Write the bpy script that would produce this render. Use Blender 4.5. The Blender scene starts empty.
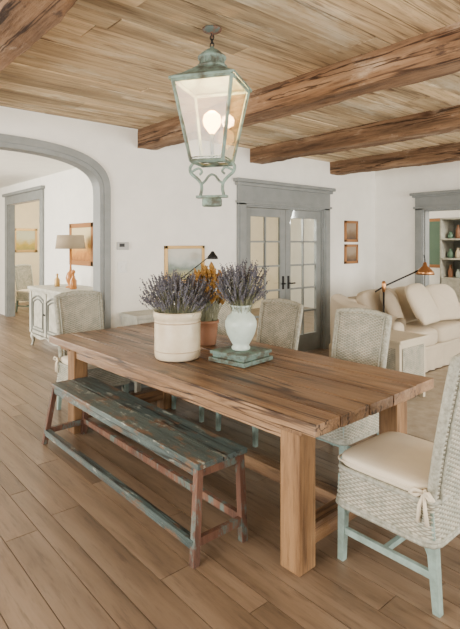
import bpy, bmesh, math, random
from mathutils import Vector, Matrix, Euler
random.seed(7)
pi=math.pi
H=2.75; YW=4.66; XR=7.17; EYE=1.55

# ---------------------------------------------------------------- materials
def newmat(name):
    m=bpy.data.materials.new(name); m.use_nodes=True
    nt=m.node_tree; b=nt.nodes['Principled BSDF']
    return m,nt,b
def ramp(nt,stops):
    r=nt.nodes.new('ShaderNodeValToRGB')
    el=r.color_ramp.elements
    while len(el)>1: el.remove(el[-1])
    el[0].position=stops[0][0]; el[0].color=(*stops[0][1],1)
    for p,c in stops[1:]:
        e=el.new(p); e.color=(*c,1)
    return r
def coords(nt,scale,island=True):
    tc=nt.nodes.new('ShaderNodeTexCoord'); mp=nt.nodes.new('ShaderNodeMapping')
    mp.inputs['Scale'].default_value=scale
    geo=None
    if island:
        geo=nt.nodes.new('ShaderNodeNewGeometry')
        mul=nt.nodes.new('ShaderNodeMath'); mul.operation='MULTIPLY'; mul.inputs[1].default_value=53.0
        nt.links.new(geo.outputs['Random Per Island'],mul.inputs[0])
        add=nt.nodes.new('ShaderNodeVectorMath'); add.operation='ADD'
        nt.links.new(tc.outputs['Object'],add.inputs[0]); nt.links.new(mul.outputs[0],add.inputs[1])
        nt.links.new(add.outputs[0],mp.inputs['Vector'])
    else:
        nt.links.new(tc.outputs['Object'],mp.inputs['Vector'])
    return mp,geo
def noise(nt,vec,scale,detail=6,rough=.6):
    n=nt.nodes.new('ShaderNodeTexNoise'); n.inputs['Scale'].default_value=scale
    n.inputs['Detail'].default_value=detail; n.inputs['Roughness'].default_value=rough
    nt.links.new(vec,n.inputs['Vector']); return n
def mixc(nt,fac,a,bb,mode='MIX'):
    mx=nt.nodes.new('ShaderNodeMix'); mx.data_type='RGBA'; mx.blend_type=mode
    for sock,v in ((mx.inputs[0],fac),(mx.inputs[6],a),(mx.inputs[7],bb)):
        if isinstance(v,(int,float)): sock.default_value=v
        elif isinstance(v,tuple): sock.default_value=(*v,1)
        else: nt.links.new(v,sock)
    return mx.outputs[2]
def wood(name,cd,cm,cl,axis='Y',rough=.55,bump=.3,var=.35,grain=1.0,patches=(),spec=.4,crack=0,fine=.7,k=1.0,streak=0,knots=0):
    cd,cm,cl=[tuple(c*k for c in col) for col in (cd,cm,cl)]
    m,nt,b=newmat(name)
    st=.9
    sc={'X':(st,9,9),'Y':(9,st,9),'Z':(9,9,st)}[axis]
    sc=tuple(s*grain for s in sc)
    mp,geo=coords(nt,sc)
    n1=noise(nt,mp.outputs[0],1.1,9,.65)
    r=ramp(nt,[(.3,cd),(.5,cm),(.7,cl)])
    nt.links.new(n1.outputs['Fac'],r.inputs[0])
    n2=noise(nt,mp.outputs[0],7,5,.7)
    r2=ramp(nt,[(.32,(.45,.42,.40)),(.48,(1,1,1))])
    nt.links.new(n2.outputs['Fac'],r2.inputs[0])
    out=mixc(nt,fine,r.outputs[0],r2.outputs[0],'MULTIPLY')
    for pc,ps,pt,pw in patches:
        tc=nt.nodes.new('ShaderNodeTexCoord')
        mq=nt.nodes.new('ShaderNodeMapping'); kk=.35
        mq.inputs['Scale'].default_value={'X':(kk,1,1),'Y':(1,kk,1),'Z':(1,1,kk)}[axis]
        mq.inputs['Location'].default_value=(ps,pt*7,0)
        nt.links.new(tc.outputs['Object'],mq.inputs[0])
        n3=noise(nt,mq.outputs[0],ps,8,.72)
        r3=ramp(nt,[(pt,(0,0,0)),(pt+pw,(1,1,1))])
        nt.links.new(n3.outputs['Fac'],r3.inputs[0])
        out=mixc(nt,r3.outputs[0],out,pc)
    hgt=n2.outputs['Fac']
    if knots:
        mq,_=coords(nt,{'X':(2.2,5,5),'Y':(5,2.2,5),'Z':(5,5,2.2)}[axis])
        vo=nt.nodes.new('ShaderNodeTexVoronoi'); vo.inputs['Scale'].default_value=.8
        nt.links.new(mq.outputs[0],vo.inputs['Vector'])
        rk=ramp(nt,[(.05,(.22,.13,.09)),(.10,(.5,.36,.28)),(.15,(1,1,1))]); nt.links.new(vo.outputs['Distance'],rk.inputs[0])
        out=mixc(nt,knots,out,rk.outputs[0],'MULTIPLY')
    if streak:
        mq,_=coords(nt,{'X':(.35,7,7),'Y':(7,.35,7),'Z':(7,7,.35)}[axis])
        n6=noise(nt,mq.outputs[0],1.6,6,.62)
        r6=ramp(nt,[(.36,(.30,.24,.20)),(.47,(1,1,1)),(.60,(1,1,1)),(.72,(1.35,1.3,1.25))])
        nt.links.new(n6.outputs['Fac'],r6.inputs[0])
        out=mixc(nt,streak,out,r6.outputs[0],'MULTIPLY')
    if crack:
        mq,_=coords(nt,{'X':(.5,12,12),'Y':(12,.5,12),'Z':(12,12,.5)}[axis])
        n4=noise(nt,mq.outputs[0],1.3,3,.5)
        r4=ramp(nt,[(.465,(1,1,1)),(.492,(.10,.06,.045)),(.508,(.10,.06,.045)),(.535,(1,1,1))])
        nt.links.new(n4.outputs['Fac'],r4.inputs[0])
        n5=noise(nt,mq.outputs[0],.35,2,.5)
        r5=ramp(nt,[(.44,(0,0,0)),(.54,(crack,crack,crack))])
        nt.links.new(n5.outputs['Fac'],r5.inputs[0])
        out=mixc(nt,r5.outputs[0],out,mixc(nt,1.0,out,r4.outputs[0],'MULTIPLY'))
    hs=nt.nodes.new('ShaderNodeHueSaturation')
    mr=nt.nodes.new('ShaderNodeMapRange'); mr.inputs['To Min'].default_value=1-var; mr.inputs['To Max'].default_value=1+var
    nt.links.new(geo.outputs['Random Per Island'],mr.inputs['Value'])
    nt.links.new(mr.outputs[0],hs.inputs['Value']); nt.links.new(out,hs.inputs['Color'])
    nt.links.new(hs.outputs[0],b.inputs['Base Color'])
    rr=nt.nodes.new('ShaderNodeMapRange'); rr.inputs['To Min'].default_value=rough+.15; rr.inputs['To Max'].default_value=rough-.08
    nt.links.new(n1.outputs['Fac'],rr.inputs['Value']); nt.links.new(rr.outputs[0],b.inputs['Roughness'])
    b.inputs['Specular IOR Level'].default_value=spec
    bp=nt.nodes.new('ShaderNodeBump'); bp.inputs['Strength'].default_value=bump; bp.inputs['Distance'].default_value=.01
    nt.links.new(hgt,bp.inputs['Height']); nt.links.new(bp.outputs[0],b.inputs['Normal'])
    return m
def plain(name,c,rough=.6,metal=0,bump=0,bscale=40,c2=None,nscale=4,thr=.5,soft=.15,spec=.4):
    m,nt,b=newmat(name)
    b.inputs['Base Color'].default_value=(*c,1); b.inputs['Roughness'].default_value=rough; b.inputs['Metallic'].default_value=metal
    b.inputs['Specular IOR Level'].default_value=spec
    tc=nt.nodes.new('ShaderNodeTexCoord')
    n=noise(nt,tc.outputs['Object'],nscale,7,.65)
    if c2 is None: c2=tuple(x*.93 for x in c)
    r=ramp(nt,[(thr-soft,c),(thr+soft,c2)])
    nt.links.new(n.outputs['Fac'],r.inputs[0]); nt.links.new(r.outputs[0],b.inputs['Base Color'])
    if bump:
        n2=noise(nt,tc.outputs['Object'],bscale,4,.6)
        bp=nt.nodes.new('ShaderNodeBump'); bp.inputs['Strength'].default_value=bump; bp.inputs['Distance'].default_value=.01
        nt.links.new(n2.outputs['Fac'],bp.inputs['Height']); nt.links.new(bp.outputs[0],b.inputs['Normal'])
    return m
def glassmat(name,tint=(1,1,1),refl=.12,haze=0,hc=(1,.9,.7)):
    m=bpy.data.materials.new(name); m.use_nodes=True; nt=m.node_tree; nt.nodes.clear()
    o=nt.nodes.new('ShaderNodeOutputMaterial'); t=nt.nodes.new('ShaderNodeBsdfTransparent'); t.inputs[0].default_value=(*tint,1)
    g=nt.nodes.new('ShaderNodeBsdfGlossy'); g.inputs['Roughness'].default_value=.05
    tr=nt.nodes.new('ShaderNodeBsdfTranslucent'); tr.inputs[0].default_value=(*hc,1)
    m0=nt.nodes.new('ShaderNodeMixShader'); m0.inputs[0].default_value=haze
    nt.links.new(t.outputs[0],m0.inputs[1]); nt.links.new(tr.outputs[0],m0.inputs[2])
    mx=nt.nodes.new('ShaderNodeMixShader'); mx.inputs[0].default_value=refl
    nt.links.new(m0.outputs[0],mx.inputs[1]); nt.links.new(g.outputs[0],mx.inputs[2]); nt.links.new(mx.outputs[0],o.inputs[0])
    return m
def emit(name,c,s):
    m,nt,b=newmat(name); b.inputs['Emission Color'].default_value=(*c,1); b.inputs['Emission Strength'].default_value=s
    b.inputs['Base Color'].default_value=(*c,1); return m
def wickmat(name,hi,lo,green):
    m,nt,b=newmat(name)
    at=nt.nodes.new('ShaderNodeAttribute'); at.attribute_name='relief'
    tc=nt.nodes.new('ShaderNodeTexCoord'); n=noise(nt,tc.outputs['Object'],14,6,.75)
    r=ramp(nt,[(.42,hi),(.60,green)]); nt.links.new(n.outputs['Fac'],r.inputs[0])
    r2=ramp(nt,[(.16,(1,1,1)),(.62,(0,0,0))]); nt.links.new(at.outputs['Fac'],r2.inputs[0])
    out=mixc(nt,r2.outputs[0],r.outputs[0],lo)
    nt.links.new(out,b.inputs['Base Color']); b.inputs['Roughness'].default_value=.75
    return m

M_wall=plain('plaster_white',(.88,.865,.805),.9,bump=.05,bscale=60)
M_wall2=plain('plaster_cream',(.84,.72,.50),.9)
M_trim=plain('painted_trim_gray_green',(.235,.25,.245),.5,c2=(.195,.21,.205),nscale=6)
M_floor=wood('oak_floor',(.17,.11,.065),(.30,.20,.125),(.40,.285,.19),'Y',.33,.12,.18,.6,spec=.5,k=.58,streak=.2)
M_dark=plain('dark_gap',(.02,.012,.008),.9)
M_ceil=wood('reclaimed_ceiling_board',(.30,.215,.125),(.58,.44,.265),(.72,.59,.40),'X',.85,.6,.24,.6,patches=(((.74,.66,.49),2.6,.54,.12),((.20,.11,.05),11,.70,.04)),crack=.5,streak=.3,knots=.7)
M_beam=wood('hewn_beam',(.09,.05,.027),(.25,.145,.078),(.42,.285,.175),'Y',.85,1.0,.08,.8,patches=(((.52,.42,.31),3,.56,.14),((.07,.04,.025),7,.60,.08)),crack=.9,streak=.6,k=.88,knots=.6)
M_table=wood('old_pine_table',(.12,.062,.03),(.31,.175,.088),(.47,.295,.165),'Y',.34,.7,.22,.8,patches=(((.07,.04,.022),6,.62,.12),((.42,.29,.18),4,.58,.15)),crack=1,streak=.85,k=.70,knots=.9)
M_tablez=wood('old_pine_leg',(.22,.11,.045),(.42,.23,.10),(.54,.33,.16),'Z',.5,.6,.12,.8,crack=.4,streak=.35,k=.66,knots=.6)
M_tablex=wood('old_pine_end',(.15,.075,.032),(.36,.19,.085),(.48,.28,.135),'X',.45,.7,.15,.8,crack=.6,streak=.5,k=.62)
M_benchtop=wood('worn_teal_paint',(.032,.048,.046),(.07,.10,.097),(.125,.17,.157),'Y',.36,.7,.15,.9,patches=(((.14,.08,.045),13,.525,.06),((.33,.35,.30),16,.58,.06),((.04,.028,.02),22,.60,.05)),crack=.9,streak=.5)
M_rust=wood('rusty_brown_paint',(.055,.026,.017),(.12,.053,.032),(.18,.09,.055),'Z',.55,.5,.1,.9,patches=(((.10,.13,.115),14,.51,.07),((.035,.02,.015),20,.6,.05)))
M_teal=plain('pale_teal_paint',(.30,.41,.375),.5,c2=(.19,.25,.22),nscale=12)
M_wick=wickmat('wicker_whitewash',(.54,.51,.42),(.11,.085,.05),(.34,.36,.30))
M_wickrim=plain('wicker_rim',(.44,.435,.37),.7,c2=(.24,.24,.19),nscale=50)
M_cush=plain('cream_canvas',(.76,.67,.52),.9,bump=.15,bscale=25)
M_crock=plain('cream_stoneware',(.70,.61,.45),.35,c2=(.57,.46,.31),nscale=6)
M_band=plain('stoneware_band',(.45,.33,.21),.5)
M_lav=plain('dried_lavender',(.055,.053,.072),.9,c2=(.15,.145,.16),nscale=40)
M_stem=plain('lavender_stem',(.14,.15,.10),.9,c2=(.24,.24,.15),nscale=40)
M_dry=plain('dried_flower_ochre',(.42,.25,.06),.9,c2=(.20,.10,.03),nscale=40)
M_clay=plain('clay_pot',(.28,.13,.07),.6,c2=(.20,.10,.055))
M_vase=plain('pale_celadon_glaze',(.56,.66,.60),.3,c2=(.44,.53,.47),nscale=8)
M_block=plain('verdigris_stand',(.12,.19,.165),.6,c2=(.06,.055,.035),nscale=14,thr=.52,soft=.08,bump=.3)
M_lmetal=plain('verdigris_metal',(.20,.285,.24),.6,.05,c2=(.07,.07,.05),nscale=14,thr=.54,soft=.1)
M_glass=glassmat('lantern_glass',(.95,.92,.82),.05,.045,(1,.78,.42))
M_glassd=glassmat('door_glass',(.78,.80,.77),.12,.0)
M_bulb=emit('bulb_glow',(1,.52,.16),24)
M_brass=plain('aged_brass',(.45,.22,.09),.3,.9)
M_black=plain('black_iron',(.02,.02,.02),.45,.6)
M_gold=plain('gilt_frame',(.50,.32,.12),.4,.4)
M_paper=plain('white_plastic',(.80,.80,.76),.4)
M_gray=plain('gray_plastic',(.40,.40,.38),.4)
M_sofa=plain('linen_slipcover',(.60,.52,.40),.95,bump=.5,bscale=5)
M_pil=plain('pillow_linen',(.68,.60,.47),.95,bump=.4,bscale=7)
M_pil2=plain('pillow_taupe',(.36,.30,.22),.95,bump=.4,bscale=7)
M_cab=plain('distressed_white',(.54,.53,.46),.6,c2=(.36,.35,.29),nscale=9)
M_cabline=plain('distressed_gray',(.18,.19,.17),.6)
M_sidec=plain('cream_side_paint',(.60,.53,.40),.7)
M_rug=plain('rug_beige',(.46,.39,.30),1,c2=(.34,.28,.20),nscale=9,bump=.6,bscale=150)
M_shade=plain('burlap_shade',(.36,.29,.20),.9)
M_amber=plain('amber_glass',(.45,.18,.05),.15)
M_orange=plain('orange_wood',(.32,.14,.045),.5)
M_green=plain('green_glass',(.12,.20,.14),.2)

def artmat(name,cols,scale=3):
    m,nt,b=newmat(name); tc=nt.nodes.new('ShaderNodeTexCoord')
    sep=nt.nodes.new('ShaderNodeSeparateXYZ'); nt.links.new(tc.outputs['Generated'],sep.inputs[0])
    n=noise(nt,tc.outputs['Object'],scale*3,6,.6)
    ad=nt.nodes.new('ShaderNodeMath'); ad.operation='MULTIPLY_ADD'; ad.inputs[1].default_value=.5
    nt.links.new(n.outputs['Fac'],ad.inputs[0]); nt.links.new(sep.outputs['Z'],ad.inputs[2])
    k=len(cols); r=ramp(nt,[(.3+.85*i/k,c) for i,c in enumerate(cols)])
    nt.links.new(ad.outputs[0],r.inputs[0]); nt.links.new(r.outputs[0],b.inputs['Base Color']); b.inputs['Roughness'].default_value=.7
    return m
M_art1=artmat('landscape_painting',[(.20,.20,.09),(.36,.34,.18),(.18,.23,.20),(.46,.50,.47),(.58,.58,.52)],2)
M_art2=artmat('autumn_painting',[(.16,.06,.015),(.50,.20,.03),(.62,.36,.09),(.66,.54,.30)])
M_art3=artmat('field_painting',[(.22,.22,.07),(.50,.36,.06),(.56,.56,.40)])
M_art4=artmat('dark_print',[(.06,.04,.03),(.16,.10,.055),(.30,.23,.16)])

# ---------------------------------------------------------------- builder
class B:
    def __init__(s): s.v=[]; s.f=[]; s.mi=[]; s.sm=[]; s.mats=[]; s.att={}
    def m(s,mat):
        if mat not in s.mats: s.mats.append(mat)
        return s.mats.index(mat)
    def add(s,vs,fs,mat,smooth=False,M=None):
        o=len(s.v); k=s.m(mat)
        for p in vs:
            p=Vector(p)
            if M is not None: p=M@p
            s.v.append(p)
        for f in fs: s.f.append([i+o for i in f]); s.mi.append(k); s.sm.append(smooth)
    def box(s,x0,x1,y0,y1,z0,z1,mat,bev=0,M=None,seg=2):
        if x1<x0:x0,x1=x1,x0
        if y1<y0:y0,y1=y1,y0
        if bev<=0:
            vs=[(x0,y0,z0),(x1,y0,z0),(x1,y1,z0),(x0,y1,z0),(x0,y0,z1),(x1,y0,z1),(x1,y1,z1),(x0,y1,z1)]
            s.add(vs,[(0,3,2,1),(4,5,6,7),(0,1,5,4),(1,2,6,5),(2,3,7,6),(3,0,4,7)],mat,False,M); return
        bm=bmesh.new(); bmesh.ops.create_cube(bm,size=1)
        for v in bm.verts: v.co=Vector(((x0+x1)/2+v.co.x*(x1-x0),(y0+y1)/2+v.co.y*(y1-y0),(z0+z1)/2+v.co.z*(z1-z0)))
        bmesh.ops.bevel(bm,geom=bm.edges[:],offset=bev,segments=seg,affect='EDGES',profile=.6)
        bm.verts.index_update()
        s.add([v.co.copy() for v in bm.verts],[[v.index for v in f.verts] for f in bm.faces],mat,bev>.02,M); bm.free()
    def tube(s,pts,r,mat,seg=8,M=None,closed=False):
        pts=[Vector(p) for p in pts]; n=len(pts)
        rr=r if isinstance(r,(list,tuple)) else [r]*n
        vs=[];fs=[]; prev=None
        for i,p in enumerate(pts):
            if closed: t=(pts[(i+1)%n]-pts[i-1])
            else: t=pts[min(i+1,n-1)]-pts[max(i-1,0)]
            t.normalize()
            if prev is None:
                a=Vector((0,0,1)) if abs(t.z)<.9 else Vector((1,0,0))
                prev=t.cross(a).normalized()
            x=(prev-t*prev.dot(t)).normalized(); prev=x; y=t.cross(x)
            for k in range(seg):
                an=2*pi*k/seg; vs.append(p+(x*math.cos(an)+y*math.sin(an))*rr[i])
        for i in range(n if closed else n-1):
            j=(i+1)%n
            for k in range(seg):
                k2=(k+1)%seg; fs.append((i*seg+k,i*seg+k2,j*seg+k2,j*seg+k))
        if not closed:
            fs.append(tuple(reversed(range(seg)))); fs.append(tuple(range((n-1)*seg,n*seg)))
        s.add(vs,fs,mat,seg>4,M)
    def lathe(s,prof,mat,c=(0,0,0),seg=40,M=None):
        vs=[];fs=[]; n=len(prof)
        for r,z in prof:
            for k in range(seg):
                a=2*pi*k/seg; vs.append((c[0]+r*math.cos(a),c[1]+r*math.sin(a),c[2]+z))
        for i in range(n-1):
            for k in range(seg):
                k2=(k+1)%seg; fs.append((i*seg+k,i*seg+k2,(i+1)*seg+k2,(i+1)*seg+k))
        fs.append(tuple(reversed(range(seg)))); fs.append(tuple(range((n-1)*seg,n*seg)))
        s.add(vs,fs,mat,True,M)
    def pillow(s,c,size,mat,e1=.35,e2=.6,M=None,nu=48,nv=24,wr=0):
        def sp(a,e): return math.copysign(abs(a)**e,a)
        vs=[];fs=[]
        for j in range(nv+1):
            ph=-pi/2+pi*j/nv
            for i in range(nu):
                th=2*pi*i/nu
                w=1+wr*math.sin(5*th+3*ph)*math.cos(ph)
                zz=1+wr*3*math.sin(4*th+1)*math.cos(ph)
                vs.append((c[0]+size[0]/2*sp(math.cos(ph),e2)*sp(math.cos(th),e1)*w,c[1]+size[1]/2*sp(math.cos(ph),e2)*sp(math.sin(th),e1)*w,c[2]+size[2]/2*sp(math.sin(ph),e2)*zz))
        for j in range(nv):
            for i in range(nu):
                i2=(i+1)%nu; fs.append((j*nu+i,j*nu+i2,(j+1)*nu+i2,(j+1)*nu+i))
        s.add(vs,fs,mat,True,M)
    def grid(s,fn,nu,nv,mat,M=None,smooth=True):
        vs=[fn(i/nu,j/nv) for j in range(nv+1) for i in range(nu+1)]
        fs=[(j*(nu+1)+i,j*(nu+1)+i+1,(j+1)*(nu+1)+i+1,(j+1)*(nu+1)+i) for j in range(nv) for i in range(nu)]
        s.add(vs,fs,mat,smooth,M)
    def mesh(s,name):
        me=bpy.data.meshes.new(name); me.from_pydata([tuple(v) for v in s.v],[],s.f)
        for m in s.mats: me.materials.append(m)
        me.polygons.foreach_set('material_index',s.mi); me.polygons.foreach_set('use_smooth',s.sm)
        if s.att:
            a=me.attributes.new('relief','FLOAT','POINT'); vals=[.5]*len(s.v)
            for k,v in s.att.items(): vals[k]=v
            a.data.foreach_set('value',vals)
        me.update(); return me
    def done(s,name,loc=(0,0,0),rz=0,fixn=True):
        me=s.mesh(name)
        if fixn:
            bm=bmesh.new(); bm.from_mesh(me); bmesh.ops.recalc_face_normals(bm,faces=bm.faces[:]); bm.to_mesh(me); bm.free()
        o=bpy.data.objects.new(name,me); o.location=loc; o.rotation_euler=(0,0,rz)
        bpy.context.scene.collection.objects.link(o); return o

# ---------------------------------------------------------------- room
b=B(); x=-3.0
while x<12:
    w=random.choice([.11,.14,.17]); y=-3.0-random.random()*2
    while y<13.4:
        L=random.uniform(1.2,2.6)
        if y+L>-2.9: b.box(x+.0022,x+w-.0022,max(y,-3)+.0018,min(y+L,13.5)-.0018,-.025,0,M_floor)
        y+=L
    x+=w
b.box(-3,12.1,-3,13.5,-.06,-.006,M_dark)
b.done('floor',fixn=False)
b=B(); y=-3.0
while y<YW-.001:
    w=min(random.choice([.13,.17,.21]),YW-y); x=-3-random.random()*2
    while x<XR:
        L=random.uniform(1.5,3.2)
        if x+L>-2.9:
            dz=random.uniform(0,.010); b.box(max(x,-3)+.003,min(x+L,XR)-.003,y+.004,y+w-.004,H+dz,H+.03,M_ceil)
        x+=L
    y+=w
b.box(-3,XR,-3,YW,H+.015,H+.09,M_dark)
b.done('ceiling',fixn=False)
b=B(); b.box(-1,12.1,YW+.12,13.5,H,H+.1,M_wall); b.box(XR+.12,12.1,-3,YW+.12,H,H+.1,M_wall); b.done('ceiling_hall')

def beam(name,x0,x1,z0,y0=-2.9,y1=YW,mat=M_beam):
    b=B(); ny=140
    prof=[(x0,z0),(x1,z0),(x1,H+.01),(x0,H+.01)]
    vs=[];K=16
    ph=x0*3
    def ring(y):
        r=[]
        for k in range(K):
            t=k/K*4; i=int(t); f=t-i
            a=prof[i];c=prof[(i+1)%4]
            px=a[0]+(c[0]-a[0])*f; pz=a[1]+(c[1]-a[1])*f
            if pz<H:
                chip=.014*max(0,math.sin(y*5.3+ph+i*2)*math.sin(y*2.3+i+ph))
                px+=random.uniform(-1,1)*.003+.005*math.sin(y*2.1+ph); pz+=random.uniform(-1,1)*.003+.005*math.sin(y*1.7+ph)
                if f==0 and i in(0,1): px+=(chip if i==0 else -chip); pz+=chip
            r.append((px,y,pz))
        return r
    for j in range(ny+1): vs+=ring(y0+(y1-y0)*j/ny)
    fs=[]
    for j in range(ny):
        for k in range(K):
            k2=(k+1)%K; fs.append((j*K+k,j*K+k2,(j+1)*K+k2,(j+1)*K+k))
    fs.append(tuple(range(K))); fs.append(tuple(range(ny*K,(ny+1)*K)))
    b.add(vs,fs,mat,False); b.done(name)
beam('ceiling_beam',.66,.90,2.56)
beam('ceiling_beam.001',2.73,2.95,2.56)
beam('ceiling_beam.002',4.36,4.58,2.57)
beam('ceiling_beam.003',5.98,6.20,2.57)

AX0,AX1,AZ,AR=.10,2.30,2.02,.39
def archcurve(off,n=40):
    c=(AX0+AX1)/2; hw=(AX1-AX0)/2+off; rs=AR+off; pts=[]
    for i in range(n+1):
        a=pi*i/n; e=2/3.0
        ca,sa=math.cos(a),math.sin(a)
        pts.append((c+hw*math.copysign(abs(ca)**e,ca),AZ+rs*abs(sa)**e))
    return pts
TW=.12
DX0,DX1,DZ=4.27,5.82,2.03
b=B()
b.box(-3,AX0,YW,YW+TW,0,H,M_wall); b.box(AX1,DX0,YW,YW+TW,0,H,M_wall)
b.box(DX0,DX1,YW,YW+TW,DZ,H,M_wall); b.box(DX1,XR+.12,YW,YW+TW,0,H,M_wall)
cp=archcurve(0)
for (xa,za),(xb,zb) in zip(cp[:-1],cp[1:]):
    vs=[(xa,YW,za),(xb,YW,zb),(xb,YW,H),(xa,YW,H)]; vs+=[(p[0],YW+TW,p[2]) for p in vs]
    b.add(vs,[(0,1,2,3),(4,7,6,5),(0,4,5,1),(1,5,6,2),(2,6,7,3),(3,7,4,0)],M_wall)
b.done('wall_back')
b=B()
inn=[(AX1,0)]+archcurve(0)+[(AX0,0)]; out=[(AX1+.10,0)]+archcurve(.10)+[(AX0-.10,0)]; mid=[(AX1+.03,0)]+archcurve(.03)+[(AX0-.03,0)]
ic=[(AX1-.012,0)]+archcurve(-.012)+[(AX0+.012,0)]
for i in range(len(inn)-1):
    def q(L,y): return [(L[i][0],y,L[i][1]),(L[i+1][0],y,L[i+1][1])]
    y0=YW-.03; y1=YW-.018
    A=q(ic,y1); C=q(mid,y1); D=q(mid,y0); E=q(out,y0); F=q(out,YW+.001); G=q(ic,YW+TW+.02); Hh=q(out,YW+TW+.02)
    vs=A+C+D+E+F+G+Hh
    for k in (0,2,4,6): b.add([vs[k],vs[k+1],vs[k+3],vs[k+2]],[(0,1,2,3)],M_trim)
    b.add([A[0],A[1],G[1],G[0]],[(0,1,2,3)],M_trim); b.add([G[0],G[1],Hh[1],Hh[0]],[(0,1,2,3)],M_trim)
b.done('trim_arch')
b=B()
yf=YW-.035
for (xa,xb) in ((DX0-.14,DX0),(DX1,DX1+.13)):
    b.box(xa,xb,yf,YW+.0,0,DZ+.03,M_trim,.004); b.box(xa+.02,xb-.02,yf-.012,yf,.2,DZ,M_trim,.004); b.box(xa-.005,xb+.005,yf-.015,YW,0,.2,M_trim,.004)
b.box(DX0-.14,DX1+.13,yf,YW,DZ,DZ+.26,M_trim,.004)
b.box(DX0-.16,DX1+.15,yf-.02,YW,DZ+.02,DZ+.05,M_trim,.004)
b.box(DX0-.17,DX1+.16,yf-.03,YW,DZ+.24,DZ+.28,M_trim,.005)
b.box(DX0-.20,DX1+.19,yf-.06,YW,DZ+.28,DZ+.325,M_trim,.008)
b.box(DX0-.0,DX0+.02,YW,YW+TW,0,DZ,M_trim); b.box(DX1-.02,DX1,YW,YW+TW,0,DZ,M_trim); b.box(DX0,DX1,YW,YW+TW,DZ-.02,DZ,M_trim)
b.done('trim_door_casing')
xm=(DX0+DX1)/2
for n,(xa,xb) in enumerate(((DX0+.022,xm-.003),(xm+.003,DX1-.022))):
    b=B(); ya,yb=YW+.02,YW+.065; st=.10
    b.box(xa,xa+st,ya,yb,.01,DZ-.025,M_trim,.004); b.box(xb-st,xb,ya,yb,.01,DZ-.025,M_trim,.004)
    b.box(xa+st,xb-st,ya,yb,.01,.26,M_trim,.004); b.box(xa+st,xb-st,ya,yb,DZ-.135,DZ-.025,M_trim,.004)
    z0,z1=.26,DZ-.135; xc=(xa+xb)/2
    b.box(xc-.012,xc+.012,ya+.008,yb-.008,z0,z1,M_trim)
    for k in range(1,5):
        z=z0+(z1-z0)*k/5; b.box(xa+st,xb-st,ya+.008,yb-.008,z-.012,z+.012,M_trim)
    b.add([(xa+st,ya+.02,z0),(xb-st,ya+.02,z0),(xb-st,ya+.02,z1),(xa+st,ya+.02,z1)],[(0,1,2,3)],M_glassd)
    hx=xb-.05 if n==0 else xa+.05
    b.tube([(hx,ya,1.0),(hx,ya-.05,1.0),(hx+(-.08 if n==0 else .08),ya-.055,1.0)],.01,M_black)
    b.box(hx-.02,hx+.02,ya-.006,ya,.92,1.1,M_black,.004)
    b.done('door_%d'%(n+1))
RY0,RY1=2.65,3.81
b=B(); b.box(XR,XR+TW,-3,RY0,0,H,M_wall); b.box(XR,XR+TW,RY1,YW,0,H,M_wall); b.box(XR,XR+TW,RY0,RY1,2.05,H,M_wall); b.done('wall_right')
b=B()
for ya,yb in ((RY0-.13,RY0),(RY1,RY1+.13)): b.box(XR-.035,XR+.0,ya,yb,0,2.08,M_trim,.004); b.box(XR-.047,XR-.03,ya+.02,yb-.02,.2,2.04,M_trim,.004)
b.box(XR-.035,XR,RY0-.13,RY1+.13,2.05,2.28,M_trim,.004); b.box(XR-.06,XR,RY0-.15,RY1+.15,2.07,2.10,M_trim,.004)
b.box(XR-.095,XR,RY0-.19,RY1+.19,2.27,2.31,M_trim,.008); b.box(XR-.07,XR,RY0-.16,RY1+.16,2.24,2.27,M_trim,.004)
b.box(XR,XR+TW,RY1-.02,RY1,0,2.05,M_trim); b.box(XR,XR+TW,RY0,RY0+.02,0,2.05,M_trim); b.box(XR,XR+TW,RY0,RY1,2.03,2.05,M_trim)
b.done('trim_right_opening')
b=B(); b.box(AX1+.1,DX0-.145,YW-.015,YW,0,.14,M_trim,.003); b.box(DX1+.14,XR,YW-.015,YW,0,.14,M_trim,.003); b.done('baseboard_back')
b=B(); b.box(XR-.015,XR,RY1+.135,YW,0,.14,M_trim,.003); b.box(XR-.015,XR,-3,RY0-.14,0,.14,M_trim,.003); b.done('baseboard_right')
b=B(); b.box(-3.12,-3,-3,.2,0,H,M_wall); b.box(-3.12,-3,3.9,YW+.12,0,H,M_wall); b.box(-3.12,-3,.2,3.9,0,.35,M_wall); b.box(-3.12,-3,.2,3.9,2.45,H,M_wall); b.done('wall_left')
b=B()
for xa,xb in((-3.12,.2),(3.1,3.7),(6.7,XR+.12)): b.box(xa,xb,-3.12,-3,0,H,M_wall)
for xa,xb in((.2,3.1),(3.7,6.7)): b.box(xa,xb,-3.12,-3,0,.35,M_wall); b.box(xa,xb,-3.12,-3,2.45,H,M_wall)
b.done('wall_front')
def window(name,axis,u0,u1,pos):
    b=B()
    def bx(a,c,z0,z1,t=.03):
        if axis=='X': b.box(pos-t,pos+t,a,c,z0,z1,M_trim,.003)
        else: b.box(a,c,pos-t,pos+t,z0,z1,M_trim,.003)
    bx(u0,u0+.06,.35,2.45); bx(u1-.06,u1,.35,2.45); bx(u0,u1,.35,.41); bx(u0,u1,2.39,2.45)
    n=3
    for i in range(1,n): bx(u0+(u1-u0)*i/n-.02,u0+(u1-u0)*i/n+.02,.41,2.39,.02)
    bx(u0,u1,1.6,1.63,.02); b.done(name)
window('window_1','X',.2,3.9,-3.06); window('window_2','Y',.2,3.1,-3.06); window('window_3','Y',3.7,6.7,-3.06)
HX=3.35; HY0,HY1=9.15,11.0
b=B(); b.box(HX,HX+.12,YW+TW,HY0,0,H,M_wall); b.box(HX,HX+.12,HY1,13.4,0,H,M_wall); b.box(HX,HX+.12,HY0,HY1,2.35,H,M_wall); b.done('wall_hall_right')
b=B(); b.box(-1,12,13.4,13.5,0,H,M_wall2); b.done('wall_hall_end')
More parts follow.
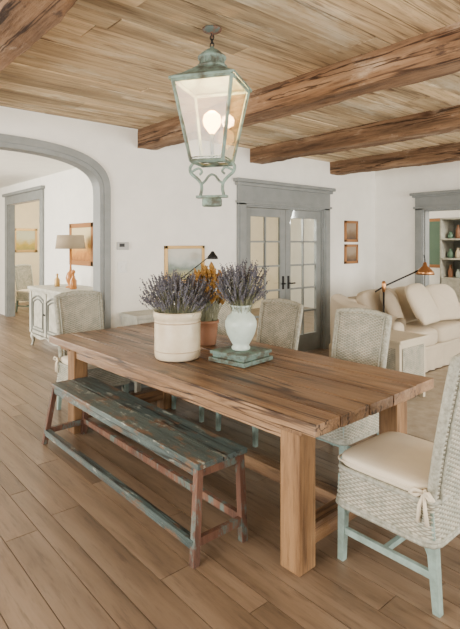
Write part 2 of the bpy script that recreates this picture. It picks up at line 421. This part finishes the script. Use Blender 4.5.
b=B(); b.box(-1,-.9,YW+TW,13.4,0,H,M_wall); b.done('wall_hall_left')
b=B()
for ya,yb in ((HY0-.16,HY0),(HY1,HY1+.16)): b.box(HX-.035,HX,ya,yb,0,2.36,M_trim,.004)
b.box(HX-.035,HX,HY0-.16,HY1+.16,2.35,2.52,M_trim,.004); b.box(HX-.08,HX,HY0-.2,HY1+.2,2.52,2.58,M_trim,.006)
b.box(HX,HX+.12,HY1-.02,HY1,0,2.35,M_trim); b.box(HX,HX+.12,HY0,HY0+.02,0,2.35,M_trim)
b.done('trim_hall_opening')
b=B(); b.box(HX+.12,12,8.6,8.7,0,H,M_wall2); b.done('wall_study_back')
b=B(); b.box(9.3,9.4,-3,8.6,0,H,M_wall); b.done('wall_pantry_back')

# ---------------------------------------------------------------- wicker chair
def weave(bb,P,W,L,mat,su=.020,sv=.0098,amp=.0038,nu_per=4,nv_per=4):
    cu=max(2,round(W/su)); cv=max(2,round(L/sv)); nu=cu*nu_per; nv=cv*nv_per
    o=len(bb.v); vals=[]
    def fn(u,v):
        p,n=P(u,v); k=int(min(v*cv,cv-.001)); fv=v*cv-k
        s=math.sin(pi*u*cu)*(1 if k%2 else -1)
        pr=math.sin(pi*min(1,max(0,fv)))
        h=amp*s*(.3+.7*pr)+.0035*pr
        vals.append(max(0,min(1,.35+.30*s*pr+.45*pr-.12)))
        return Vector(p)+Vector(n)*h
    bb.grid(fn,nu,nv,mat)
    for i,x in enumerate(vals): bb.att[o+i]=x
def chair_mesh():
    b=B(); w=.235; d=.235
    for sx in(-1,1):
        for sy in(-1,1):
            x=sx*(w-.025); y=sy*(d-.025); x2=x+sx*.008; y2=y+sy*(.008 if sy>0 else .035)
            r0=.015;r1=.021
            vs=[(x2-r0,y2-r0,0),(x2+r0,y2-r0,0),(x2+r0,y2+r0,0),(x2-r0,y2+r0,0),(x-r1,y-r1,.40),(x+r1,y-r1,.40),(x+r1,y+r1,.40),(x-r1,y+r1,.40)]
            b.add(vs,[(0,3,2,1),(4,5,6,7),(0,1,5,4),(1,2,6,5),(2,3,7,6),(3,0,4,7)],M_teal)
    for sx in(-1,1): b.box(sx*(w-.022)-.011,sx*(w-.022)+.011,-d,d-.03,.125,.155,M_teal,.003)
    b.box(-w+.03,w-.03,-.012,.012,.128,.152,M_teal,.003)
    for sx in(-1,1):
        for sy in(-1,1):
            x=sx*(w-.03);y=sy*(d-.03)
            b.tube([(x,y,.20),(x-sx*.03,y,.26),(x-sx*.09,y,.285)],.007,M_teal,6)
            b.tube([(x,y,.20),(x,y-sy*.03,.26),(x,y-sy*.09,.285)],.007,M_teal,6)
    R=.04
    def rr(n=160):
        pts=[]; a=w-R; c=d-R
        L=[2*c,pi*R/2,2*a,pi*R/2,2*c,pi*R/2,2*a,pi*R/2]; T=sum(L)
        for i in range(n):
            s=T*i/n; k=0
            while s>L[k]: s-=L[k]; k+=1
            ang0=[0,0,pi/2,pi/2,pi,pi,3*pi/2,3*pi/2][k]
            if k%2==0:
                nrm=(math.cos(ang0),math.sin(ang0)); tg=(-nrm[1],nrm[0]); h=L[k]/2
                ce=(nrm[0]*w,nrm[1]*d); p=(ce[0]+tg[0]*(s-h),ce[1]+tg[1]*(s-h))
            else:
                an=ang0+s/R; nrm=(math.cos(an),math.sin(an))
                cc=[(a,c),(-a,c),(-a,-c),(a,-c)][k//2]; p=(cc[0]+R*nrm[0],cc[1]+R*nrm[1])
            pts.append((p,nrm))
        return pts,T
    n=1600; pts,T=rr(n)
    def P(u,v):
        p,nn=pts[int(round(u*n))%n]; fl=.012*(1-v)
        return (p[0]+nn[0]*fl,p[1]+nn[1]*fl,.27+.165*v),(nn[0],nn[1],0)
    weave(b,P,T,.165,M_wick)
    for z,r,o in((.27,.012,.012),(.285,.008,.014),(.435,.012,0)):
        b.tube([(p[0]+nn[0]*o,p[1]+nn[1]*o,z) for p,nn in pts[::25]],r,M_wickrim,6,closed=True)
    b.box(-w+.01,w-.01,-d+.01,d-.01,.40,.432,M_wickrim)
    b.pillow((0,.015,.468),(.475,.46,.075),M_cush,.3,.5)
    b.tube([(p[0]*1.0,p[1]*.98+.015,.468) for p,nn in pts[::20]],.005,M_cush,5,closed=True)
    def S(u,t,side):
        x=(u-.5)*(.415+.03*t); z=.42+t*.60+.025*(1-(2*u-1)**2)*t
        y=-.212-.105*t**1.25-.022*(1-(2*u-1)**2)
        return (x,y+side*.014,z)
    for side in(1,-1):
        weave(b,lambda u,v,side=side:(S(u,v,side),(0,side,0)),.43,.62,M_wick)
    edge=[S(0,t/20,0) for t in range(21)]+[S(u/14,1,0) for u in range(1,14)]+[S(1,1-t/20,0) for t in range(21)]
    b.tube(edge,.020,M_wickrim,10)
    for side in(1.6,-1.6):
        edge2=[S(.06,t/20,side) for t in range(21)]+[S(.06+.88*u/14,.955,side) for u in range(1,14)]+[S(.94,1-t/20,side) for t in range(21)]
        b.tube(edge2,.006,M_wickrim,6)
    for sx in(-1,1):
        x0=sx*.245;y0=-.20;z0=.475
        b.tube([(sx*.21,-.19,.475),(x0,y0,z0)],.008,M_cush,6)
        for a in(-1,1):
            b.tube([(x0,y0,z0),(x0+sx*.02,y0+a*.03,z0+.012),(x0+sx*.02,y0+a*.05,z0-.008),(x0+sx*.01,y0+a*.03,z0-.016),(x0,y0,z0)],[.006,.009,.008,.009,.006],M_cush,6)
            b.tube([(x0,y0,z0),(x0+sx*.014,y0+a*.012,z0-.05),(x0+sx*.01,y0+a*.02,z0-.12)],[.006,.008,.009],M_cush,5)
    return b.mesh('wicker_dining_chair')
cm=chair_mesh()
k=0
for (x,y,r,s) in [(2.25,1.27,0,1.05),(2.86,2.17,90,1),(2.85,2.98,91,1),(2.87,3.66,89,1),(2.06,4.32,180,1.02),(4.0,11.5,200,1)]:
    o=bpy.data.objects.new('wicker_dining_chair' if k==0 else 'wicker_dining_chair.%03d'%k,cm)
    o.location=(x,y,0); o.rotation_euler=(0,0,math.radians(r)); o.scale=(s,s,s); bpy.context.scene.collection.objects.link(o); k+=1

# ---------------------------------------------------------------- table
b=B(); TL=2.85; TWd=1.12; TT=.76
ws=[.19,.24,.22,.25,.22]; x=0
for w in ws:
    a=random.uniform(-.005,.005); c=random.uniform(-.006,.006)
    b.box(x+.003,x+w-.003,.0+a,TL+c,TT-.062+random.uniform(-.002,.001),TT+random.uniform(-.004,0),M_table,.007); x+=w
b.box(.05,TWd-.05,.03,TL-.03,TT-.06,TT-.016,M_dark)
b.box(.05,TWd-.05,.12,.26,TT-.10,TT-.06,M_tablex,.004); b.box(.05,TWd-.05,TL-.28,TL-.12,TT-.10,TT-.06,M_tablex,.004)
b.box(.075,.11,.2,TL-.2,TT-.15,TT-.06,M_table,.004); b.box(TWd-.11,TWd-.075,.2,TL-.2,TT-.15,TT-.06,M_table,.004)
b.box(.1,TWd-.1,.17,.205,TT-.15,TT-.06,M_tablex,.004); b.box(.1,TWd-.1,TL-.205,TL-.17,TT-.15,TT-.06,M_tablex,.004)
for lx in(.06,TWd-.18):
    for ly in(.14,TL-.36): b.box(lx,lx+.12,ly,ly+.12,0,TT-.06,M_tablez,.006)
for ly in(.16,TL-.34): b.box(.17,TWd-.17,ly,ly+.08,.09,.19,M_tablex,.006)
b.box(TWd/2-.045,TWd/2+.045,.22,TL-.3,.10,.18,M_table,.006)
b.done('farmhouse_dining_table',(1.70,1.40,0),math.radians(1.6))

# ---------------------------------------------------------------- bench
b=B(); X0,X1,Y0,Y1=1.485,1.815,1.96,3.86; ZB=.46
b.box(X0,X0+.162,Y0,Y1,ZB-.03,ZB,M_benchtop,.005); b.box(X0+.166,X1,Y0,Y1,ZB-.03,ZB-.002,M_benchtop,.005)
b.box(X0+.01,X0+.032,Y0+.02,Y1-.02,ZB-.075,ZB-.03,M_benchtop,.003); b.box(X1-.032,X1-.01,Y0+.02,Y1-.02,ZB-.075,ZB-.03,M_benchtop,.003)
b.box(X0+.01,X1-.01,Y0+.015,Y0+.035,ZB-.075,ZB-.03,M_rust,.003); b.box(X0+.01,X1-.01,Y1-.035,Y1-.015,ZB-.075,ZB-.03,M_rust,.003)
def sqleg(p0,p1,r,mat):
    (x,y,z),(X,Y,Z)=p0,p1
    vs=[(x-r,y-r,z),(x+r,y-r,z),(x+r,y+r,z),(x-r,y+r,z),(X-r,Y-r,Z),(X+r,Y-r,Z),(X+r,Y+r,Z),(X-r,Y+r,Z)]
    b.add(vs,[(0,3,2,1),(4,5,6,7),(0,1,5,4),(1,2,6,5),(2,3,7,6),(3,0,4,7)],mat)
legs={}
for i,(lx,dx) in enumerate(((X0+.025,-.07),(X1-.03,-.03))):
    for j,(ly,dy) in enumerate(((Y0+.03,-.06),(Y1-.03,.03))):
        sqleg((lx+dx,ly+dy,0),(lx,ly,ZB-.03),.018,M_rust)
        legs[(i,j)]=((lx+dx*.78),(ly+dy*.78))
def rail(a,c,z,mat,h=.02,t=.014):
    a=Vector((*a,z)); c=Vector((*c,z)); d=(c-a).normalized(); n=Vector((-d.y,d.x,0))*t; u=Vector((0,0,h))
    vs=[a-n-u,a+n-u,a+n+u,a-n+u,c-n-u,c+n-u,c+n+u,c-n+u]
    b.add(vs,[(0,1,2,3),(4,7,6,5),(0,4,5,1),(1,5,6,2),(2,6,7,3),(3,7,4,0)],mat)
rail(legs[(0,0)],legs[(0,1)],.09,M_benchtop,.022,.02); rail(legs[(1,0)],legs[(1,1)],.11,M_rust)
rail(legs[(0,0)],legs[(1,0)],.10,M_rust); rail(legs[(0,1)],legs[(1,1)],.10,M_rust)
b.done('painted_wooden_bench')

# ---------------------------------------------------------------- vessels
def crock():
    b=B(); r=.158
    b.lathe([(r*.93,0),(r*.985,.012),(r,.04),(r*1.0,.255),(r*.985,.265),(r*1.03,.272),(r*1.05,.29),(r*1.05,.31),(r*1.03,.32),(r*.93,.32),(r*.92,.29),(r*.9,.20),(0.01,.20)],M_crock,seg=56)
    b.lathe([(r+.001,.245),(r+.003,.249),(r+.001,.253)],M_band,seg=56); b.lathe([(r+.001,.055),(r+.003,.058),(r+.001,.061)],M_band,seg=56)
    return b
def bunch(b,c,n,rad,h0,h1,spread,mat,stem=M_stem,spike=.085,fat=.009):
    for i in range(n):
        a=random.random()*2*pi; q=math.sqrt(random.random()); r0=rad*q*.9; 
        L=random.uniform(h0,h1)*(1-.25*q*q); ro=r0+spread*q*random.uniform(.7,1.1)
        p0=Vector((c[0]+r0*math.cos(a),c[1]+r0*math.sin(a),c[2]-.08)); p2=Vector((c[0]+ro*math.cos(a)+random.uniform(-.02,.02),c[1]+ro*math.sin(a)+random.uniform(-.02,.02),c[2]+L))
        pm=(p0+p2)/2+Vector((-math.cos(a),-math.sin(a),0))*.012+Vector((0,0,.01))
        b.tube([p0,pm,p2],.0014,stem,3)
        d=(p2-pm).normalized(); sl=spike*random.uniform(.7,1.2); m=7
        for k in range(m):
            t=k/(m-1); ce=p2+d*(sl*(t-.55)); rr=fat*(.55+.6*math.sin(pi*min(1,t*.85+.1)))*random.uniform(.8,1.2)
            off=Vector((random.uniform(-1,1),random.uniform(-1,1),random.uniform(-1,1)))*.004
            ce=ce+off
            vs=[ce+Vector(v)*rr for v in((1,0,0),(0,1,0),(-1,0,0),(0,-1,0),(0,0,1.1),(0,0,-1.1))]
            b.add(vs,[(0,1,4),(1,2,4),(2,3,4),(3,0,4),(1,0,5),(2,1,5),(3,2,5),(0,3,5)],mat)
cx,cy=1.985,2.855
crock().done('stoneware_crock',(cx,cy,.761))
b=B(); bunch(b,(cx,cy,1.07),380,.135,.06,.27,.13,M_lav,fat=.0075); b.done('lavender_bunch',fixn=False)
bx,by=2.255,2.50
b=B(); s=.155
b.box(-s,s,-s,s,.0,.028,M_block,.005); b.box(-s+.02,s-.02,-s+.02,s-.02,.028,.05,M_block,.004); b.box(-s+.006,s-.006,-s+.006,s-.006,.05,.072,M_block,.005)
b.done('weathered_display_stand',(bx,by,.761),math.radians(8))
b=B()
b.lathe([(.055,0),(.062,.006),(.062,.02),(.052,.03),(.07,.06),(.095,.11),(.107,.16),(.106,.19),(.090,.225),(.066,.245),(.058,.26),(.062,.285),(.078,.30),(.074,.302),(.055,.29),(.05,.26),(.05,.2),(.01,.2)],M_vase,seg=48)
b.done('ceramic_urn_vase',(bx,by,.834))
b=B(); bunch(b,(bx,by,1.13),280,.05,.06,.30,.13,M_lav,fat=.0075); b.done('lavender_bunch.001',fixn=False)
px,py=2.41,3.06
b=B(); b.lathe([(.06,0),(.066,.01),(.078,.12),(.082,.165),(.09,.17),(.09,.19),(.08,.19),(.07,.15),(.01,.15)],M_clay,seg=36); b.done('clay_flower_pot',(px,py,.761))
b=B(); bunch(b,(px,py,.94),230,.06,.20,.45,.09,M_dry,spike=.05,fat=.013); b.done('dried_flower_bunch',fixn=False)

# ---------------------------------------------------------------- lantern
LX,LY=1.753,2.185
b=B(); zt,zb,wt,wb=2.43,2.00,.166,.092
def P4(w,z): return [Vector((-w,-w,z)),Vector((w,-w,z)),Vector((w,w,z)),Vector((-w,w,z))]
T4=P4(wt,zt);B4=P4(wb,zb)
for i in range(4):
    j=(i+1)%4
    b.tube([B4[i],T4[i]],.0105,M_lmetal,4); b.tube([T4[i],T4[j]],.012,M_lmetal,4); b.tube([B4[i],B4[j]],.011,M_lmetal,4)
    b.tube([B4[i]+Vector((0,0,.02)),B4[j]+Vector((0,0,.02))],.005,M_lmetal,4)
    b.add([B4[i],B4[j],T4[j],T4[i]],[(0,1,2,3)],M_glass)
rings=[(wt+.018,zt+.0),(wt+.018,zt+.014),(.13,zt+.045),(.085,zt+.08),(.07,zt+.095)]
for (wa,za),(wc,zc) in zip(rings[:-1],rings[1:]):
    A=P4(wa,za);C=P4(wc,zc)
    for i in range(4): j=(i+1)%4; b.add([A[i],A[j],C[j],C[i]],[(0,1,2,3)],M_lmetal)
b.lathe([(.080,zt+.09),(.086,zt+.096),(.086,zt+.106),(.066,zt+.11),(.066,zt+.145),(.080,zt+.15),(.080,zt+.158),(.06,zt+.178),(.034,zt+.198),(.014,zt+.208),(.010,zt+.218)],M_lmetal,seg=28)
for i in range(14):
    a=2*pi*i/14; b.tube([(.067*math.cos(a),.067*math.sin(a),zt+.110),(.067*math.cos(a),.067*math.sin(a),zt+.147)],.005,M_lmetal,4)
def ring(c,R,r,plane):
    pts=[]
    for i in range(16):
        a=2*pi*i/16
        pts.append((c[0]+(R*math.cos(a) if plane=='x' else 0),c[1]+(R*math.cos(a) if plane=='y' else 0),c[2]+R*1.3*math.sin(a)))
    b.tube(pts,r,M_black,6,closed=True)
zc=zt+.228
for i in range(4): ring((0,0,zc),.011,.0032,'x' if i%2==0 else 'y'); zc+=.021
b.lathe([(.055,H-.002),(.052,H-.012),(.03,H-.024),(.008,H-.032),(.006,H-.05)],M_rust,seg=28)
b.tube([(0,0,zb+.0),(0,0,zb+.17)],.012,M_lmetal,10); b.lathe([(.012,zb+.16),(.02,zb+.17),(.045,zb+.205),(.052,zb+.235),(.045,zb+.265),(.02,zb+.285),(.003,zb+.29)],M_bulb,seg=20)
b.box(-.02,.02,-wb,wb,zb-.003,zb+.006,M_lmetal)
def spl(P,n=6):
    o=[]
    for i in range(len(P)-1):
        p0=P[max(i-1,0)];p1=P[i];p2=P[i+1];p3=P[min(i+2,len(P)-1)]
        for k in range(n):
            t=k/n; o.append(tuple(.5*((2*a1)+(-a0+a2)*t+(2*a0-5*a1+4*a2-a3)*t*t+(-a0+3*a1-3*a2+a3)*t**3) for a0,a1,a2,a3 in zip(p0,p1,p2,p3)))
    o.append(P[-1]); return o
for sx in(-1,1):
    pts=[(sx*px_,0,zb+pz_) for (px_,pz_) in((.115,.0),(.132,-.025),(.125,-.055),(.09,-.085),(.066,-.115),(.062,-.15),(.07,-.185))]
    b.tube(spl(pts),.0095,M_lmetal,8)
    b.tube(spl([(sx*.125,0,zb-.05),(sx*.10,0,zb-.035),(sx*.075,0,zb-.03),(sx*.06,0,zb-.05),(sx*.075,0,zb-.065)]),.007,M_lmetal,6)
    b.tube(spl([(sx*.064,0,zb-.12),(sx*.04,0,zb-.10),(sx*.02,0,zb-.075),(0,0,zb-.065)]),.007,M_lmetal,6)
b.box(-.09,.09,-.022,.022,zb-.198,zb-.183,M_lmetal,.003); b.lathe([(.052,zb-.245),(.056,zb-.24),(.056,zb-.205),(.048,zb-.198)],M_lmetal,seg=24)
b.done('hanging_lantern',(LX,LY,0),math.radians(-58),fixn=False)

# ---------------------------------------------------------------- hall cabinet
b=B(); x0,x1,y0,y1=2.66,3.33,6.5,7.78
b.box(x0+.02,x1,y0+.03,y1-.03,.18,.85,M_cab,.006); b.box(x0-.02,x1,y0-.01,y1+.01,.85,.895,M_cab,.012)
b.box(x0+.005,x1,y0+.015,y1-.015,.825,.85,M_cab,.006)
for yy in(y0+.05,(y0+y1)/2,y1-.05): b.box(x0+.005,x0+.02,yy-.035,yy+.035,.2,.82,M_cab,.004)
dw=(y1-y0-.1)/2
for kx in range(2):
    ya=y0+.07+kx*dw*1.0+.03; yb=ya+dw-.10
    pts=[(x0+.012,ya,.26),(x0+.012,yb,.26),(x0+.012,yb,.70)]
    for i in range(1,10):
        t=i/10; pts.append((x0+.012,yb+(ya-yb)*t,.70+.07*math.sin(pi*t)))
    pts.append((x0+.012,ya,.70))
    b.tube(pts,.014,M_cabline,6,closed=True)
    pts2=[(p[0],(p[1]-(ya+yb)/2)*.78+(ya+yb)/2,(p[2]-.5)*.82+.5) for p in pts]; b.tube(pts2,.011,M_cabline,6,closed=True)
    b.lathe([(.001,0),(.014,.004),(.014,.012),(.001,.016)],M_black,(0,0,0),12,Matrix.Translation((x0-.0,(ya-.03 if kx%2 else yb+.03),.52))@Matrix.Rotation(-pi/2,4,'Y'))
n=24
for i in range(n):
    ya=y0+.05+(y1-y0-.1)*i/n; yb=y0+.05+(y1-y0-.1)*(i+1)/n; t=(i+.5)/n
    b.box(x0+.02,x0+.04,ya,yb,.18-.05*abs(math.sin(pi*t*2)),.2,M_cab)
for xx in(x0+.05,x1-.05):
    for yy in(y0+.07,y1-.07): b.tube([(xx,yy,.2),(xx-.012,yy,.14),(xx-.0,yy,.07),(xx-.015,yy,.02),(xx-.02,yy,0)],[.04,.038,.022,.02,.028],M_cab,10)
b.done('french_sideboard_cabinet')
b=B(); b.lathe([(.07,0),(.07,.015),(.03,.03),(.055,.08),(.07,.14),(.05,.21),(.02,.25),(.014,.34),(.014,.60)],M_amber,seg=24)
b.lathe([(.215,.57),(.19,.77),(.186,.77),(.211,.57)],M_shade,seg=36); b.done('table_lamp',(3.03,7.1,.896))
b=B(); b.lathe([(.045,0),(.05,.01),(.05,.12),(.02,.17),(.018,.22),(.03,.225),(.03,.26),(.001,.28)],M_amber,seg=20); b.done('glass_decanter',(2.95,6.82,.896))
b=B(); b.lathe([(.035,0),(.04,.01),(.04,.10),(.015,.14),(.015,.17),(.022,.18),(.001,.2)],M_gold,seg=20); b.done('glass_decanter.001',(2.95,7.4,.896))

def picture(name,axis,pos,c,w,h,fr,fw,art,mat_w=0,depth=.025,sgn=-1):
    b=B(); 
    def bx(u0,u1,z0,z1,d0,d1,m,bev=0):
        lo,hi=sorted((pos+sgn*d0,pos+sgn*d1))
        if axis=='Y': b.box(u0,u1,lo,hi,z0,z1,m,bev)
        else: b.box(lo,hi,u0,u1,z0,z1,m,bev)
    u,z=c; U0,U1,Z0,Z1=u-w/2,u+w/2,z-h/2,z+h/2
    bx(U0,U1,Z0,Z0+fw,.001,depth,fr,.003); bx(U0,U1,Z1-fw,Z1,.001,depth,fr,.003); bx(U0,U0+fw,Z0,Z1,.001,depth,fr,.003); bx(U1-fw,U1,Z0,Z1,.001,depth,fr,.003)
    bx(U0+fw*.5,U1-fw*.5,Z0+fw*.5,Z1-fw*.5,.001,.008,M_paper)
    q=fw+mat_w; bx(U0+q,U1-q,Z0+q,Z1-q,.006,.011,art)
    return b.done(name)
picture('framed_landscape_painting','Y',YW,(3.335,1.31),.55,.42,M_gold,.035,M_art1,.0)
picture('framed_print','Y',YW,(6.50,1.73),.34,.33,M_orange,.04,M_art4)
picture('framed_print.001','Y',YW,(6.50,1.38),.34,.30,M_orange,.04,M_art4)
picture('framed_autumn_painting','X',HX,(7.42,1.53),.86,.66,M_orange,.07,M_art2)
picture('framed_field_painting','Y',13.4,(4.5,1.62),.60,.62,M_gold,.06,M_art3)
b=B(); b.box(2.48,2.61,YW-.022,YW-.0005,1.48,1.56,M_gray,.004); b.box(2.50,2.56,YW-.024,YW-.02,1.51,1.545,M_black); b.done('wall_thermostat')
b=B(); b.box(2.49,2.60,YW-.008,YW-.0005,1.24,1.36,M_paper,.003)
for q in(2.52,2.57): b.box(q-.008,q+.008,YW-.014,YW-.006,1.28,1.32,M_paper,.002)
b.done('light_switch')

# ---------------------------------------------------------------- console by the wall
b=B(); x0,x1,y0,y1=2.52,3.75,4.32,4.64
b.box(x0-.02,x1+.02,y0-.02,y1,.80,.835,M_cab,.006); b.box(x0,x1,y0,y1-.01,.62,.80,M_cab,.004)
for k2 in range(3):
    xa=x0+.03+k2*.40; b.box(xa,xa+.37,y0-.01,y0+.002,.64,.78,M_cab,.004); b.lathe([(.001,0),(.012,.004),(.012,.014),(.001,.018)],M_black,(0,0,0),12,Matrix.Translation((xa+.185,y0-.01,.71))@Matrix.Rotation(pi/2,4,'X'))
for xx in(x0+.0,x1-.05):
    for yy in(y0,y1-.06): b.box(xx,xx+.05,yy,yy+.05,0,.64,M_cab,.004)
b.box(x0+.01,x1-.01,y0+.01,y1-.02,.16,.19,M_cab,.004)
b.done('console_table')
b=B(); ox,oy=3.10,4.45
b.lathe([(.075,0),(.075,.012),(.02,.02),(.01,.03)],M_black,(ox,oy,.836),24)
b.tube([(ox,oy,.85),(ox,oy,1.14)],.007,M_black,8); b.tube([(ox,oy,1.14),(ox+.22,oy-.04,1.29),(ox+.42,oy-.06,1.42)],.006,M_black,8)
b.lathe([(.065,0),(.055,.03),(.03,.06),(.015,.085),(.001,.09)],M_black,(ox+.43,oy-.06,1.37),24)
b.done('desk_lamp')

# ---------------------------------------------------------------- sofa group
b=B(); X0,X1,Y0,Y1=5.0,7.0,2.98,3.92
b.box(X0,X1,Y0+.02,Y1,.0,.30,M_sofa,.03,seg=3)
b.box(X0+.02,X1-.02,Y1-.26,Y1,.25,.86,M_sofa,.09,seg=4)
for xa in(X0,X1-.22): b.box(xa,xa+.22,Y0,Y1-.05,.05,.66,M_sofa,.09,seg=4)
def sk(u,v):
    L=X1-X0; x=X0+u*L; return (x,Y0+.012+.012*math.sin(u*70)*(1-v),.01+.25*v)
b.grid(sk,160,4,M_sofa)
for xa in(X0-.01,X1-.23):
    def dr(u,v,xa=xa):
        yy=Y0+.02+u*(Y1-Y0-.08); top=.66+.20*u**1.6
        wob=.012*math.sin(u*19+v*5)
        if v<.25: return (xa-.012-wob,yy,top*(v/.25))
        if v>.75: return (xa+.245,yy,top-(top-.35)*((v-.75)/.25))
        q=(v-.25)/.5; return (xa+.115-.127*math.cos(pi*q),yy,top+.05*math.sin(pi*q)+wob*.5)
    b.grid(dr,40,32,M_sofa)
for xa in(X0+.23,X0+1.0): b.pillow((xa+.38,Y0+.36,.40),(.77,.74,.24),M_sofa,.25,.4,wr=.01)
for xa in(X0+.25,X0+1.0): b.pillow((0,0,0),(.74,.52,.24),M_sofa,.3,.55,Matrix.Translation((xa+.37,Y1-.34,.70))@Matrix.Rotation(math.radians(72),4,'X'),wr=.02)
b.done('slipcovered_sofa')
for n,(x,y,z,s,rz,rx,mt) in enumerate([(5.50,3.34,.76,.46,25,66,M_pil2),(5.98,3.20,.78,.54,5,62,M_pil),(6.5,3.20,.76,.50,-20,64,M_pil)]):
    b=B(); b.pillow((0,0,0),(s,s,.17),mt,.45,.85,wr=.025); o=b.done('throw_pillow' if n==0 else 'throw_pillow.%03d'%n,(x,y,z)); o.rotation_euler=(math.radians(rx),0,math.radians(rz))
b=B(); b.box(3.72,6.9,.6,2.95,.001,.014,M_rug,.004)
b.done('area_rug')
b=B(); x0,x1,y0,y1=4.26,4.76,2.50,2.93
b.box(x0+.01,x1-.01,y0+.01,y1-.01,.10,.60,M_sidec,.006); b.box(x0-.015,x1+.015,y0-.015,y1+.015,.60,.632,M_sidec,.008)
for xx in(x0+.01,x1-.05):
    for yy in(y0+.01,y1-.05): b.box(xx,xx+.04,yy,yy+.04,.014,.12,M_sidec,.004)
weave(b,lambda u,v:((x0+.004,y0+.05+u*(y1-y0-.1),.15+.40*v),(-1,0,0)),.36,.40,M_wick)
weave(b,lambda u,v:((x0+.05+u*(x1-x0-.1),y0+.004,.15+.40*v),(0,-1,0)),.36,.40,M_wick)
b.done('side_cabinet')
b=B(); ox,oy=4.08,2.56
b.lathe([(.11,0),(.11,.015),(.04,.03),(.012,.05)],M_black,(ox,oy,.015),28); b.tube([(ox,oy,.03),(ox,oy,1.16)],.009,M_black,8)
dx,dy=.757,-.653
b.tube([(ox-dx*.08,oy-dy*.08,1.10),(ox,oy,1.15),(ox+dx*.35,oy+dy*.35,1.31)],.008,M_black,8)
b.lathe([(.012,-.03),(.02,0),(.02,.05),(.012,.07)],M_brass,(ox,oy,1.13),16)
hx,hy=ox+dx*.38,oy+dy*.38
b.lathe([(.085,0),(.075,.03),(.045,.06),(.02,.08),(.015,.11),(.001,.115)],M_brass,(hx,hy,1.26),28)
b.tube([(hx,hy,1.36),(hx,hy,1.40),(hx-.02,hy,1.44)],.005,M_black,6)
b.done('pharmacy_floor_lamp')
b=B(); x0,x1,y0,y1=8.75,9.25,3.3,4.35
b.box(x1-.03,x1,y0,y1,0,2.0,M_cabline); 
for yy in(y0,y1-.03): b.box(x0,x1,yy,yy+.03,0,2.0,M_cab,.003)
for zz in(.0,.45,.9,1.25,1.6,1.97): b.box(x0,x1,y0,y1,zz,zz+.03,M_cab,.003)
b.box(x0,x0+.03,y0,y1,.0,.9,M_cab,.003)
b.done('open_shelf_hutch')
b=B()
cols=[M_green,M_amber,M_vase,M_clay,M_green,M_crock]
for zz in(.93,1.28,1.63):
    for i in range(7):
        r=random.uniform(.035,.055); h=random.uniform(.12,.26)
        b.lathe([(r*.8,0),(r,.02),(r,h*.6),(r*.5,h*.8),(r*.55,h)],cols[(i+int(zz*10))%6],(x0+.16,y0+.12+i*.135,zz+.001),16)
b.done('shelf_of_bottles_and_jars')
picture('framed_wall_mirror','X',9.3,(4.68,1.55),.42,.95,M_orange,.06,M_green)

# ---------------------------------------------------------------- lights
w=bpy.data.worlds.new('world'); bpy.context.scene.world=w; w.use_nodes=True
bg=w.node_tree.nodes['Background']; bg.inputs[0].default_value=(1,.975,.935,1); bg.inputs[1].default_value=2.4
def area(name,loc,target,sx,sy,power,col):
    l=bpy.data.lights.new(name,'AREA'); l.shape='RECTANGLE'; l.size=sx; l.size_y=sy; l.energy=power; l.color=col
    o=bpy.data.objects.new(name,l); o.location=loc
    d=Vector(target)-Vector(loc); o.rotation_euler=d.to_track_quat('-Z','Y').to_euler(); bpy.context.scene.collection.objects.link(o)
area('window_light_left',(-2.85,2.05,1.5),(3,2.5,1.1),3.4,1.9,345,(1,.965,.90))
area('window_light_front',(5.2,-2.85,1.5),(4.6,4,1.2),2.8,1.9,340,(1,.96,.885))
area('window_light_front_near',(1.65,-2.85,1.5),(2.2,4,1.2),2.7,1.9,110,(1,.96,.885))
area('hall_fill_light',(-.7,8.5,1.7),(3.3,8.3,1.2),2.5,1.8,380,(1,.945,.85))  # added fill for the hall; its left wall is solid, without a window
area('study_fill_light',(4.8,5.3,2.3),(8,8,1.0),1.5,1.0,170,(1,.95,.86))  # added fill to brighten the room behind the door panes; no fixture modelled
area('far_room_light',(5,11,2.6),(4.6,12.5,1),1.5,1.5,180,(1,.90,.70))
area('pantry_light',(8.2,2.0,2.5),(9,4,1),1,1,100,(1,.93,.82))
l=bpy.data.lights.new('lantern_bulb','POINT'); l.energy=24; l.color=(1,.62,.30); l.shadow_soft_size=.04
o=bpy.data.objects.new('lantern_bulb',l); o.location=(LX,LY,2.35); bpy.context.scene.collection.objects.link(o)

cam=bpy.data.cameras.new('camera'); co=bpy.data.objects.new('camera',cam); bpy.context.scene.collection.objects.link(co)
co.location=(0,0,EYE); co.rotation_euler=(pi/2,0,math.radians(49.2-90))
cam.sensor_fit='HORIZONTAL'; cam.sensor_width=36; cam.lens=36*500/460; cam.shift_y=-71.5/460; cam.clip_start=.05
bpy.context.scene.camera=co
